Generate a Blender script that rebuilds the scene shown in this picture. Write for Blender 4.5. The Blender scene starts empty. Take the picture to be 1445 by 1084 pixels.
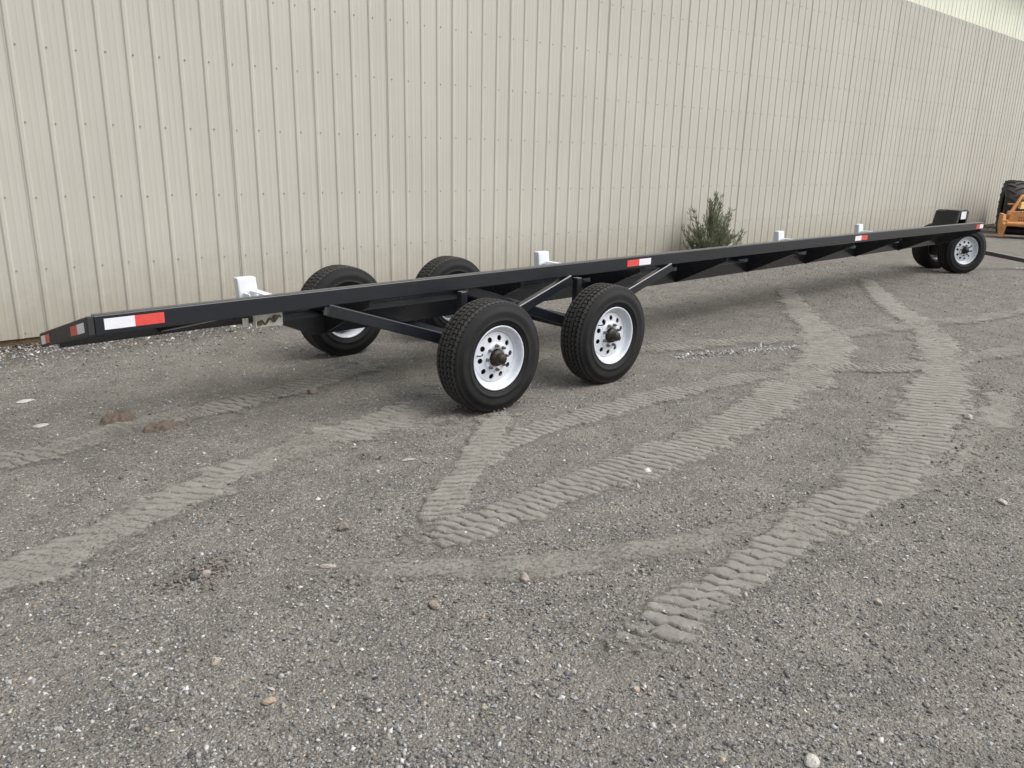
import bpy, bmesh, math, random
import numpy as np
from mathutils import Vector, Matrix
R = math.radians
rng = np.random.default_rng(7); random.seed(7)
scene = bpy.context.scene
C = scene.collection

# ------------------------------------------------------------------ camera
cam_d = bpy.data.cameras.new('camera'); cam = bpy.data.objects.new('camera', cam_d); C.objects.link(cam)
cam_d.sensor_width = 36.0; cam_d.lens = 36.0*1117.6/1445.0; cam_d.clip_start = 0.05; cam_d.clip_end = 2000
pit, rol, yaw = R(16.1846), R(1.3333), R(42.8606)
F = Vector((math.sin(yaw)*math.cos(pit), math.cos(yaw)*math.cos(pit), -math.sin(pit)))
rt = Vector((math.cos(yaw), -math.sin(yaw), 0)); U = rt.cross(F)
r_ = math.cos(rol)*rt + math.sin(rol)*U; u_ = -math.sin(rol)*rt + math.cos(rol)*U
M = Matrix((r_, u_, -F)).transposed().to_4x4(); M.translation = Vector((0, 0, 1.70))
cam.matrix_world = M
scene.camera = cam
# ------------------------------------------------------------------ world, sun, exposure
SUN_EL, SUN_AZ = R(52), R(140)          # azimuth clockwise from +Y: behind the camera, to its right
w = bpy.data.worlds.new('World'); scene.world = w; w.use_nodes = True
nt = w.node_tree; nt.nodes.clear()
sky = nt.nodes.new('ShaderNodeTexSky'); sky.sky_type = 'NISHITA'; sky.sun_disc = False
sky.sun_elevation = SUN_EL; sky.sun_rotation = SUN_AZ; sky.dust_density = 4.0; sky.air_density = 1.2
hs = nt.nodes.new('ShaderNodeHueSaturation'); hs.inputs['Saturation'].default_value = 0.28
bg = nt.nodes.new('ShaderNodeBackground'); bg.inputs[1].default_value = 0.15
wo = nt.nodes.new('ShaderNodeOutputWorld')
nt.links.new(sky.outputs[0], hs.inputs['Color']); nt.links.new(hs.outputs[0], bg.inputs[0]); nt.links.new(bg.outputs[0], wo.inputs[0])
sd = bpy.data.lights.new('sun', 'SUN'); sd.energy = 1.2; sd.angle = R(55); sd.color = (1.0, 0.965, 0.91)
sun = bpy.data.objects.new('sun', sd); C.objects.link(sun)
sv = Vector((math.sin(SUN_AZ)*math.cos(SUN_EL), math.cos(SUN_AZ)*math.cos(SUN_EL), math.sin(SUN_EL)))
sun.rotation_euler = (-sv).to_track_quat('-Z', 'Y').to_euler(); sun.location = sv*40
scene.view_settings.view_transform = 'Standard'; scene.view_settings.look = 'None'
scene.view_settings.exposure = 0.55; scene.view_settings.gamma = 1.0
scene.render.engine = 'CYCLES'

# ------------------------------------------------------------------ node helpers
class NT:
    def __init__(s, name):
        s.m = bpy.data.materials.new(name); s.m.use_nodes = True; s.t = s.m.node_tree; s.t.nodes.clear()
        s.out = s.n('ShaderNodeOutputMaterial')
    def n(s, kind, **kw):
        nd = s.t.nodes.new(kind)
        for k, v in kw.items():
            if k in nd.inputs.keys(): nd.inputs[k].default_value = v
            else: setattr(nd, k, v)
        return nd
    def l(s, a, b): s.t.links.new(a, b)
    def pos(s): return s.n('ShaderNodeNewGeometry').outputs['Position']
    def noise(s, vec, scale, detail=4.0, rough=0.55):
        nd = s.n('ShaderNodeTexNoise'); nd.inputs['Scale'].default_value = scale
        nd.inputs['Detail'].default_value = detail; nd.inputs['Roughness'].default_value = rough
        if vec is not None: s.l(vec, nd.inputs['Vector'])
        return nd
    def vor(s, vec, scale, feature='F1'):
        nd = s.n('ShaderNodeTexVoronoi', feature=feature); nd.inputs['Scale'].default_value = scale
        if vec is not None: s.l(vec, nd.inputs['Vector'])
        return nd
    def ramp(s, fac, stops, interp='LINEAR'):
        nd = s.n('ShaderNodeValToRGB'); cr = nd.color_ramp; cr.interpolation = interp
        while len(cr.elements) < len(stops): cr.elements.new(0.5)
        for e, (p, c) in zip(cr.elements, stops):
            e.position = p; e.color = (*c, 1) if not isinstance(c, (int, float)) else (c, c, c, 1)
        s.l(fac, nd.inputs[0]); return nd.outputs[0]
    def mix(s, fac, a, b, mode='MIX'):
        nd = s.n('ShaderNodeMix', data_type='RGBA', blend_type=mode)
        for val, sock in ((fac, 0), (a, 6), (b, 7)):
            if hasattr(val, 'is_linked'): s.l(val, nd.inputs[sock])
            elif isinstance(val, tuple): nd.inputs[sock].default_value = (*val, 1)
            else: nd.inputs[sock].default_value = val
        return nd.outputs[2]
    def math(s, op, a, b=0.0, clamp=False):
        nd = s.n('ShaderNodeMath', operation=op); nd.use_clamp = clamp
        for i, val in enumerate((a, b)):
            if hasattr(val, 'is_linked'): s.l(val, nd.inputs[i])
            else: nd.inputs[i].default_value = val
        return nd.outputs[0]
    def scalevec(s, vec, x, y, z):
        nd = s.n('ShaderNodeMapping'); nd.inputs['Scale'].default_value = (x, y, z); s.l(vec, nd.inputs[0]); return nd.outputs[0]
    def bump(s, h, dist, strength=1.0, normal=None):
        nd = s.n('ShaderNodeBump'); nd.inputs['Distance'].default_value = dist; nd.inputs['Strength'].default_value = strength
        s.l(h, nd.inputs['Height'])
        if normal is not None: s.l(normal, nd.inputs['Normal'])
        return nd.outputs[0]
    def bsdf(s, color, rough=0.6, metal=0.0, normal=None, coat=0.0, spec=0.5):
        b = s.n('ShaderNodeBsdfPrincipled')
        for val, k in ((color, 'Base Color'), (rough, 'Roughness'), (metal, 'Metallic')):
            if hasattr(val, 'is_linked'): s.l(val, b.inputs[k])
            elif isinstance(val, tuple): b.inputs[k].default_value = (*val, 1)
            else: b.inputs[k].default_value = val
        b.inputs['Coat Weight'].default_value = coat; b.inputs['Coat Roughness'].default_value = 0.15
        b.inputs['Specular IOR Level'].default_value = spec
        if normal is not None: s.l(normal, b.inputs['Normal'])
        return b.outputs[0]
    def done(s, sh): s.l(sh, s.out.inputs[0]); return s.m

def simple(name, color, rough=0.6, metal=0.0, var=0.25, scale=9.0, bump=0.0, coat=0.0):
    """plain paint or metal with a little cloudy wear"""
    t = NT(name); p = t.n('ShaderNodeTexCoord').outputs['Object']
    nz = t.noise(p, scale, 5.0, 0.65)
    c = t.ramp(nz.outputs[0], [(0.3, tuple(x*(1-var) for x in color)), (0.7, tuple(min(1, x*(1+var)) for x in color))])
    ro = t.math('MULTIPLY_ADD', nz.outputs[0], 0.25); t.t.nodes[-1].inputs[2].default_value = rough-0.12
    nb = t.bump(t.noise(p, 60, 3).outputs[0], bump) if bump else None
    return t.done(t.bsdf(c, ro, metal, nb, coat))

# ------------------------------------------------------------------ materials
def mat_ground():
    t = NT('gravel_ground'); p = t.pos()
    big = t.noise(p, 0.55, 5, 0.6); mid = t.noise(p, 3.2, 5, 0.65); fine = t.noise(p, 70, 4, 0.7)
    v1 = t.vor(p, 95); v2 = t.vor(p, 190); v3 = t.vor(p, 42)
    sp1 = t.n('ShaderNodeSeparateColor'); t.l(v1.outputs['Color'], sp1.inputs[0])
    sp2 = t.n('ShaderNodeSeparateColor'); t.l(v2.outputs['Color'], sp2.inputs[0])
    sp3 = t.n('ShaderNodeSeparateColor'); t.l(v3.outputs['Color'], sp3.inputs[0])
    c1 = t.ramp(sp1.outputs[0], [(0.0, (.050, .047, .044)), (.55, (.108, .103, .096)), (.85, (.19, .18, .168)), (.97, (.36, .35, .33))])
    c2 = t.ramp(sp2.outputs[0], [(0.0, (.058, .055, .051)), (.6, (.125, .12, .112)), (.93, (.22, .21, .195)), (1, (.42, .41, .39))])
    c = t.mix(.5, c1, c2)
    c3 = t.ramp(sp3.outputs[1], [(0.0, (.08, .076, .07)), (.9, (.15, .143, .133)), (1, (.25, .235, .21))])
    c = t.mix(t.ramp(sp3.outputs[0], [(.8, 0.0), (.86, .6)]), c, c3)
    dust = t.mix(t.ramp(fine.outputs[0], [(.3, 0.0), (.7, 1.0)]), (.125, .118, .105), (.165, .155, .137))
    dm = t.ramp(t.math('ADD', t.math('MULTIPLY', big.outputs[0], .6), t.math('MULTIPLY', mid.outputs[0], .4)), [(.42, .12), (.66, .62)])
    c = t.mix(dm, c, dust)
    tone = t.ramp(mid.outputs[0], [(.3, (1.12, 1.115, 1.085)), (.7, (1.62, 1.605, 1.545))])
    c = t.mix(1.0, c, tone, 'MULTIPLY')
    # brown earth spill by the wall foot
    sx = t.n('ShaderNodeSeparateXYZ'); t.l(p, sx.inputs[0])
    mr = t.n('ShaderNodeMapRange'); mr.inputs[1].default_value = 7.25; mr.inputs[2].default_value = 7.75
    t.l(t.math('ADD', sx.outputs[1], t.math('MULTIPLY', mid.outputs[0], .5)), mr.inputs[0])
    c = t.mix(t.math('MULTIPLY', mr.outputs[0], .75), c, t.mix(mid.outputs[0], (.045, .038, .030), (.11, .09, .066)))
    h = t.math('ADD', t.math('MULTIPLY', v1.outputs[0], -.8), t.math('MULTIPLY', v2.outputs[0], -.4))
    h = t.math('ADD', h, t.math('MULTIPLY', v3.outputs[0], -.5))
    nb = t.bump(h, .010, .9); nb = t.bump(mid.outputs[0], .03, .6, nb)
    return t.done(t.bsdf(c, .92, 0, nb, spec=.25))

def mat_track():
    t = NT('pressed_dust'); p = t.pos()
    n1 = t.noise(p, 9, 6, .7); n2 = t.noise(p, 120, 4, .75); n3 = t.noise(p, 55, 6, .8)
    at = t.n('ShaderNodeAttribute', attribute_name='cover')
    c = t.mix(t.ramp(n1.outputs[0], [(.3, 0.0), (.7, 1.0)]), (.234, .224, .199), (.322, .309, .274))
    c = t.mix(t.ramp(n2.outputs[0], [(.56, 0.0), (.72, .7)]), c, (.13, .122, .11))
    c = t.mix(t.ramp(n2.outputs[0], [(.25, .5), (.36, 0.0)]), c, (.42, .40, .37))
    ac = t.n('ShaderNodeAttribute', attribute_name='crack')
    c = t.mix(t.math('MULTIPLY', ac.outputs['Fac'], .85, True), c, (.095, .089, .079))       # crevice shade of the lug gaps painted in as dark earth colour
    c = t.mix(t.ramp(n3.outputs[0], [(.55, 0.0), (.70, .55)]), c, (.15, .143, .13))
    a = t.math('ADD', at.outputs['Fac'], t.math('MULTIPLY', t.math('SUBTRACT', n3.outputs[0], .5), 2.6))
    a = t.ramp(a, [(.22, 0.0), (.82, .95)])
    h = t.math('ADD', n2.outputs[0], t.math('MULTIPLY', n3.outputs[0], 1.5))
    nb = t.bump(h, .006, .8)
    b = t.bsdf(c, .95, 0, nb, spec=.2); tr = t.n('ShaderNodeBsdfTransparent')
    mx = t.n('ShaderNodeMixShader'); t.l(a, mx.inputs[0]); t.l(tr.outputs[0], mx.inputs[1]); t.l(b, mx.inputs[2])
    return t.done(mx.outputs[0])

def mat_vcol(name, rough=.9, bump=0.0):
    t = NT(name); at = t.n('ShaderNodeAttribute', attribute_name='col'); p = t.pos()
    nz = t.noise(p, 130, 3, .7)
    c = t.mix(1.0, at.outputs['Color'], t.ramp(nz.outputs[0], [(.3, (.75, .75, .75)), (.7, (1.2, 1.2, 1.2))]), 'MULTIPLY')
    return t.done(t.bsdf(c, rough, 0, t.bump(nz.outputs[0], bump) if bump else None, spec=.3))

def mat_siding(name, base, dirt=1.0):
    t = NT(name); p = t.pos(); oi = t.n('ShaderNodeObjectInfo')
    st = t.noise(t.scalevec(p, 26, 26, .35), 1.0, 5, .6)          # vertical run marks
    cl = t.noise(p, .8, 4, .55); gr = t.noise(p, 6, 5, .7); sp = t.vor(t.scalevec(p, 1, 1, .7), 26)
    c = t.mix(t.ramp(cl.outputs[0], [(.3, 0.0), (.7, 1.0)]), tuple(x*.95 for x in base), tuple(min(1, x*1.04) for x in base))
    c = t.mix(t.ramp(st.outputs[0], [(.45, 0.0), (.75, .30)]), c, tuple(x*y for x, y in zip(base, (.80, .79, .78))))
    c = t.mix(t.math('MULTIPLY', oi.outputs['Random'], .10), c, tuple(x*y for x, y in zip(base, (.86, .84, .82))))
    sx = t.n('ShaderNodeSeparateXYZ'); t.l(p, sx.inputs[0])
    mr = t.n('ShaderNodeMapRange'); mr.inputs[1].default_value = .75; mr.inputs[2].default_value = .0
    t.l(t.math('ADD', sx.outputs[2], t.math('MULTIPLY', t.math('SUBTRACT', gr.outputs[0], .5), .8)), mr.inputs[0])
    c = t.mix(t.math('MULTIPLY', mr.outputs[0], .55*dirt), c, (.27, .235, .175))
    # mud flecks thrown up at the wall's foot
    spc = t.n('ShaderNodeSeparateColor'); t.l(sp.outputs['Color'], spc.inputs[0])
    fl = t.math('MULTIPLY', t.ramp(sp.outputs['Distance'], [(.10, 1.0), (.20, 0.0)]), t.ramp(spc.outputs[0], [(.70, 0.0), (.74, 1.0)]))
    mz = t.n('ShaderNodeMapRange'); mz.inputs[1].default_value = 1.0; mz.inputs[2].default_value = .35
    t.l(sx.outputs[2], mz.inputs[0])
    mx_ = t.ramp(t.noise(t.scalevec(p, .33, .33, .0), 1.0, 2, .5).outputs[0], [(.50, .10), (.62, .8)])
    gx_ = t.math('POWER', t.math('MULTIPLY', t.math('SUBTRACT', sx.outputs[0], 9.6), .75), 2.0); mx_ = t.math('MAXIMUM', mx_, t.math('SUBTRACT', 1.0, gx_, True))
    c = t.mix(t.math('MULTIPLY', t.math('MULTIPLY', fl, mz.outputs[0]), t.math('MULTIPLY', mx_, .8*dirt)), c, (.10, .085, .065))
    h = t.math('ADD', t.math('MULTIPLY', cl.outputs[0], .5), t.noise(t.scalevec(p, 7, 7, 1.1), 1.0, 3, .5).outputs[0])
    nb = t.bump(h, .010, .42)
    return t.done(t.bsdf(c, .48, 0, nb, spec=.4))

def mat_black(name, base=(.006, .0068, .0088), rough=.24, dust=.07):
    t = NT(name); p = t.pos()
    n1 = t.noise(p, 3.5, 5, .65); n2 = t.noise(t.scalevec(p, 3, 3, 3), 18, 5, .7)
    dz = t.ramp(n2.outputs[0], [(.50, 0.0), (.78, dust)])
    c = t.mix(dz, base, (.10, .096, .088))
    ro = t.math('ADD', t.math('MULTIPLY', n1.outputs[0], .22), rough-.1)
    nb = t.bump(t.noise(p, 14, 3, .5).outputs[0], .0015, .5)
    return t.done(t.bsdf(c, ro, 0, nb, coat=.35))

def mat_rubber():
    t = NT('rubber'); p = t.n('ShaderNodeTexCoord').outputs['Object']
    n1 = t.noise(p, 7, 6, .7); n2 = t.noise(p, 90, 3, .7)
    c = t.mix(t.ramp(n1.outputs[0], [(.40, 0.0), (.75, .55)]), (.010, .010, .011), (.036, .034, .032))
    sx = t.n('ShaderNodeSeparateXYZ'); t.l(p, sx.inputs[0]); q = t.math('SQRT', t.math('ADD', t.math('POWER', sx.outputs[0], 2.0), t.math('POWER', sx.outputs[2], 2.0)))
    mr = t.n('ShaderNodeMapRange'); mr.inputs[1].default_value = .3765; mr.inputs[2].default_value = .382; t.l(q, mr.inputs[0])
    c = t.mix(t.math('MULTIPLY', mr.outputs[0], .75), c, t.mix(n1.outputs[0], (.045, .043, .041), (.085, .081, .075)))
    return t.done(t.bsdf(c, t.ramp(n1.outputs[0], [(.3, .62), (.7, .85)]), 0, t.bump(n2.outputs[0], .0012, .6), spec=.25))

def mat_leaf():
    t = NT('shrub_leaf'); at = t.n('ShaderNodeAttribute', attribute_name='col')
    b = t.bsdf(at.outputs['Color'], .6, spec=.3); tr = t.n('ShaderNodeBsdfTranslucent'); t.l(at.outputs['Color'], tr.inputs[0])
    mx = t.n('ShaderNodeMixShader'); mx.inputs[0].default_value = .35; t.l(b, mx.inputs[1]); t.l(tr.outputs[0], mx.inputs[2])
    return t.done(mx.outputs[0])

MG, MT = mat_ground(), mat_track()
M_peb = mat_vcol('loose_gravel', .88); M_stone = mat_vcol('stone', .85, .004)
M_side = mat_siding('beige_siding', (.455, .438, .388))
M_band = mat_siding('pale_green_siding', (.76, .79, .65), 0.0)
M_black = mat_black('black_paint'); M_rail = mat_black('skylit_black_paint', (.0095, .0118, .0168), .30, .09); M_rub = mat_rubber(); M_leaf = mat_leaf()  # M_rail: lighter copy of the black, sky sheen put into its bluish base
M_white = simple('white_paint', (.68, .71, .74), .38, var=.05, scale=5)
M_wheel = simple('white_wheel_enamel', (.62, .65, .70), .34, var=.10, scale=14, coat=.3)
M_tapew = simple('reflective_white', (.74, .75, .80), .35, var=.05, scale=40)
M_taper = simple('reflective_red', (.62, .035, .03), .35, var=.10, scale=40)
M_tapes = simple('reflective_salmon', (.66, .075, .065), .35, var=.12, scale=40)
M_rust = simple('rusty_hub_steel', (.034, .027, .021), .5, .45, var=.6, scale=30, bump=.002)
M_dark = simple('dark_steel', (.022, .021, .020), .6, .3, var=.4, scale=20)
M_steel = simple('zinc_steel', (.60, .61, .62), .36, .7, var=.2, scale=25)
M_wood = simple('brown_board', (.16, .105, .060), .85, var=.4, scale=11, bump=.004)
M_grey = simple('grey_bracket', (.52, .51, .46), .55, var=.12, scale=12)
M_wire = simple('dirty_wire', (.10, .085, .045), .7, var=.4, scale=30)
M_or = simple('orange_paint', (.62, .29, .105), .50, var=.18, scale=6)
M_yel = simple('yellow_paint', (.66, .42, .12), .50, var=.15, scale=6)
M_clod = simple('dry_mud', (.125, .098, .073), .95, var=.45, scale=30, bump=.01)
M_screw = simple('screw_steel', (.35, .335, .30), .5, .2, var=.3, scale=90)
M_roof = simple('roof_steel', (.30, .29, .26), .5, .2, var=.1)
M_nut = simple('lug_nut_steel', (.20, .20, .20), .4, .8, var=.3, scale=40)
M_matte = simple('matte_black_paint', (.024, .025, .027), .62, var=.3, scale=8)
M_bark = simple('shrub_bark', (.13, .11, .08), .9, var=.3, scale=30)

# ------------------------------------------------------------------ mesh helpers
def link(o, parent=None, label=None, cat=None, group=None, kind=None):
    C.objects.link(o)
    if parent is not None: o.parent = parent
    if label: o['label'] = label
    if cat: o['category'] = cat
    if group: o['group'] = group
    if kind: o['kind'] = kind
    return o
def empty(name, loc=(0, 0, 0), rz=0.0, **kw):
    o = bpy.data.objects.new(name, None); o.location = loc; o.rotation_euler = (0, 0, rz); o.empty_display_size = .2
    return link(o, **kw)
def mesh_obj(name, verts, faces, mats, parent=None, smooth=False, fm=None, **kw):
    me = bpy.data.meshes.new(name); me.from_pydata([tuple(v) for v in verts], [], [tuple(f) for f in faces])
    for m in (mats if isinstance(mats, (list, tuple)) else [mats]): me.materials.append(m)
    if fm is not None: me.polygons.foreach_set('material_index', fm)
    if smooth: me.polygons.foreach_set('use_smooth', [True]*len(me.polygons))
    me.update(); o = bpy.data.objects.new(name, me); return link(o, parent, **kw)
def bm_obj(name, bm, mats, parent=None, smooth=False, **kw):
    me = bpy.data.meshes.new(name); bmesh.ops.recalc_face_normals(bm, faces=bm.faces[:]); bm.to_mesh(me); bm.free()
    for m in (mats if isinstance(mats, (list, tuple)) else [mats]): me.materials.append(m)
    if smooth: me.polygons.foreach_set('use_smooth', [True]*len(me.polygons))
    o = bpy.data.objects.new(name, me); return link(o, parent, **kw)
def share(name, me, parent=None, loc=(0, 0, 0), rot=(0, 0, 0), **kw):
    o = bpy.data.objects.new(name, me); o.location = loc; o.rotation_euler = rot; return link(o, parent, **kw)
def hexa(bm, p8, bev=0.0, seg=1):
    """p8: bottom 4 (ccw) then top 4"""
    vs = [bm.verts.new(p) for p in p8]
    fs = [bm.faces.new([vs[i] for i in f]) for f in ((3, 2, 1, 0), (4, 5, 6, 7), (0, 1, 5, 4), (1, 2, 6, 5), (2, 3, 7, 6), (3, 0, 4, 7))]
    if bev:
        es = list({e for f in fs for e in f.edges})
        bmesh.ops.bevel(bm, geom=es, offset=bev, segments=seg, affect='EDGES', profile=.5)
def box(bm, x0, x1, y0, y1, z0, z1, bev=0.0, seg=1):
    hexa(bm, [(x0, y0, z0), (x1, y0, z0), (x1, y1, z0), (x0, y1, z0), (x0, y0, z1), (x1, y0, z1), (x1, y1, z1), (x0, y1, z1)], bev, seg)
def bar(bm, a, b, w, h, up=(0, 0, 1), bev=0.004):
    a, b = Vector(a), Vector(b); d = (b-a).normalized(); s = d.cross(Vector(up)).normalized()*(w/2); t = s.cross(d).normalized()*(h/2)
    hexa(bm, [a-s-t, b-s-t, b+s-t, a+s-t, a-s+t, b-s+t, b+s+t, a+s+t], bev)
def cyl(bm, a, b, r0, r1=None, n=16):
    r1 = r0 if r1 is None else r1
    a, b = Vector(a), Vector(b); d = (b-a).normalized(); s = d.orthogonal().normalized(); t = d.cross(s)
    A = [bm.verts.new(a+(s*math.cos(k*2*math.pi/n)+t*math.sin(k*2*math.pi/n))*r0) for k in range(n)]
    B = [bm.verts.new(b+(s*math.cos(k*2*math.pi/n)+t*math.sin(k*2*math.pi/n))*r1) for k in range(n)]
    for k in range(n): bm.faces.new((A[k], A[(k+1) % n], B[(k+1) % n], B[k]))
    bm.faces.new(A[::-1]); bm.faces.new(B)
def tube(bm, pts, r, n=8):
    pts = [Vector(p) for p in pts]; rings = []
    for i, p in enumerate(pts):
        d = (pts[min(i+1, len(pts)-1)]-pts[max(i-1, 0)]).normalized(); s = d.orthogonal().normalized() if i == 0 else (rings_s - d*rings_s.dot(d)).normalized()
        rings_s = s; t = d.cross(s)
        rr = r[i] if isinstance(r, (list, tuple)) else r
        rings.append([bm.verts.new(p+(s*math.cos(k*2*math.pi/n)+t*math.sin(k*2*math.pi/n))*rr) for k in range(n)])
    for a, b in zip(rings, rings[1:]):
        for k in range(n): bm.faces.new((a[k], a[(k+1) % n], b[(k+1) % n], b[k]))
    bm.faces.new(rings[0][::-1]); bm.faces.new(rings[-1])
def lathe(prof, n, closed=False, mod=None):
    """axis = y; prof = [(y, r)]"""
    V = []; P = len(prof)
    for k in range(n):
        a = 2*math.pi*k/n
        for j, (y, r) in enumerate(prof):
            if mod: yy, rr = mod(k, j, y, r)
            else: yy, rr = y, r
            V.append((rr*math.cos(a), yy, rr*math.sin(a)))
    Fc = []
    for k in range(n):
        k2 = (k+1) % n
        for j in range(P if closed else P-1):
            j2 = (j+1) % P
            Fc.append((k*P+j, k2*P+j, k2*P+j2, k*P+j2))
    return V, Fc

# value noise for displaced meshes
def vnoise(x, y, seed=0):
    tab = np.random.default_rng(seed).random((256, 256))
    xi = np.floor(x).astype(int); yi = np.floor(y).astype(int); fx = x-xi; fy = y-yi
    fx = fx*fx*(3-2*fx); fy = fy*fy*(3-2*fy); g = lambda a, b: tab[a & 255, b & 255]
    return (g(xi, yi)*(1-fx)+g(xi+1, yi)*fx)*(1-fy)+(g(xi, yi+1)*(1-fx)+g(xi+1, yi+1)*fx)*fy
def fbm(x, y, seed=0, o=4):
    s = 0; a = .5
    for k in range(o): s = s+a*vnoise(x*2**k, y*2**k, seed+k); a *= .5
    return s/(1-.5**o)

# ================================================================== GROUND
ground = mesh_obj('ground', [(-300, -300, 0), (400, -300, 0), (400, 400, 0), (-300, 400, 0)], [(0, 1, 2, 3)], MG, kind='structure')
ground['label'] = 'grey gravel yard with dusty tyre tracks'

TR = [  # centre line (x, y), widths, lug pitch, lug depth, dust cover
 ([(1.86,1.50),(2.08,1.51),(2.48,1.53),(2.93,1.54),(3.51,1.58),(4.24,1.60),(5.09,1.73),(6.19,2.01),(7.26,2.34),(8.40,2.84),(9.37,3.45),(10.19,4.06),(11.19,4.68),(12.22,5.25)],
  [.27,.27,.27,.28,.34,.44,.54,.62,.55,.46,.42,.38,.34,.3], .080, .018, 1.0),
 ([(1.72,2.62),(1.91,2.61),(2.30,2.62),(2.85,2.63),(3.49,2.60),(4.18,2.64),(5.06,2.76),(5.96,2.93),(6.92,3.23),(7.78,3.71),(8.51,4.33),(9.53,5.02),(10.33,5.50)],
  [.30,.30,.33,.36,.40,.43,.48,.55,.56,.52,.45,.38,.3], .062, .015, .96),
 ([(1.90,2.62),(2.08,2.76),(2.49,3.07),(2.93,3.41),(3.35,3.72),(3.60,3.90)], [.24,.24,.26,.27,.27,.25], .055, .014, .94),
 ([(2.50,3.17),(3.26,3.38),(3.99,3.38),(4.77,3.36),(5.56,3.24),(6.10,3.05)], [.26,.27,.30,.32,.36,.36], .056, .012, .92),
 ([(-.1,3.36),(.28,3.42),(.58,3.49),(.87,3.62),(1.26,3.80),(1.66,3.95),(2.15,4.07),(2.80,4.20),(3.40,4.28)], [.4]*5+[.42,.46,.46,.40], .070, .013, .98),
 ([(-.2,4.80),(.49,4.84),(.98,4.91),(1.50,5.06),(2.12,5.09),(2.85,5.23),(3.75,5.50)], [.34]*7, .065, .009, .84),
 ([(4.9,4.60),(5.78,4.36),(6.83,3.95),(7.47,3.62),(8.49,3.35),(9.53,3.09),(10.32,2.90),(11.6,2.6)], [.34,.38,.38,.36,.38,.38,.34,.3], .06, .008, .78),
 ([(5.9,3.20),(6.35,3.04),(6.80,2.64),(7.45,2.41),(8.06,2.26),(9.32,1.95),(10.6,1.7)], [.26,.30,.30,.32,.36,.36,.34], .06, .010, .84),
 ([(1.30,2.75),(1.71,2.52),(1.87,2.38),(2.10,2.18),(2.43,2.01),(2.80,1.87),(3.29,1.72),(3.77,1.56),(4.54,1.46),(5.40,1.50),(6.55,1.66),(7.04,1.95)],
  [.22,.24,.24,.24,.22,.22,.22,.24,.30,.30,.26,.2], .1, .0, .68),
 ([(2.4,3.75),(2.9,4.02),(3.5,4.4),(4.2,4.7),(5.2,4.9)], [.4,.5,.55,.5,.4], .06, .010, .80),
]
def catmull(pts, ws, ds):
    P = np.array([(*p, w_) for p, w_ in zip(pts, ws)]); P = np.vstack([2*P[0]-P[1], P, 2*P[-1]-P[-2]]); out = []
    for i in range(1, len(P)-2):
        L = np.linalg.norm(P[i+1, :2]-P[i, :2]); n = max(2, int(L/ds)); t = (np.arange(n)/n)[:, None]
        a, b, c, d = P[i-1], P[i], P[i+1], P[i+2]
        out.append(.5*((2*b)+(-a+c)*t+(2*a-5*b+4*c-d)*t*t+(-a+3*b-3*c+d)*t**3))
    return np.vstack(out)
def grid_mesh(name, V, nr, nc, mat, attrs, parent, **kw):
    me = bpy.data.meshes.new(name); me.vertices.add(nr*nc); me.vertices.foreach_set('co', V.reshape(-1).astype(np.float32))
    i = (np.arange(nr-1)[:, None]*nc+np.arange(nc-1)[None, :]).reshape(-1)
    q = np.stack([i, i+1, i+nc+1, i+nc], 1).astype(np.int32); nf = len(q)
    me.loops.add(nf*4); me.loops.foreach_set('vertex_index', q.reshape(-1)); me.polygons.add(nf)
    me.polygons.foreach_set('loop_start', np.arange(nf, dtype=np.int32)*4); me.polygons.foreach_set('loop_total', np.full(nf, 4, np.int32))
    me.polygons.foreach_set('use_smooth', np.ones(nf, bool)); me.materials.append(mat)
    for k, a in attrs.items():
        at = me.attributes.new(k, 'FLOAT', 'POINT'); at.data.foreach_set('value', a.reshape(-1).astype(np.float32))
    me.update(calc_edges=True); me.validate()
    return link(bpy.data.objects.new(name, me), parent, **kw)
track_lines = []
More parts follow.
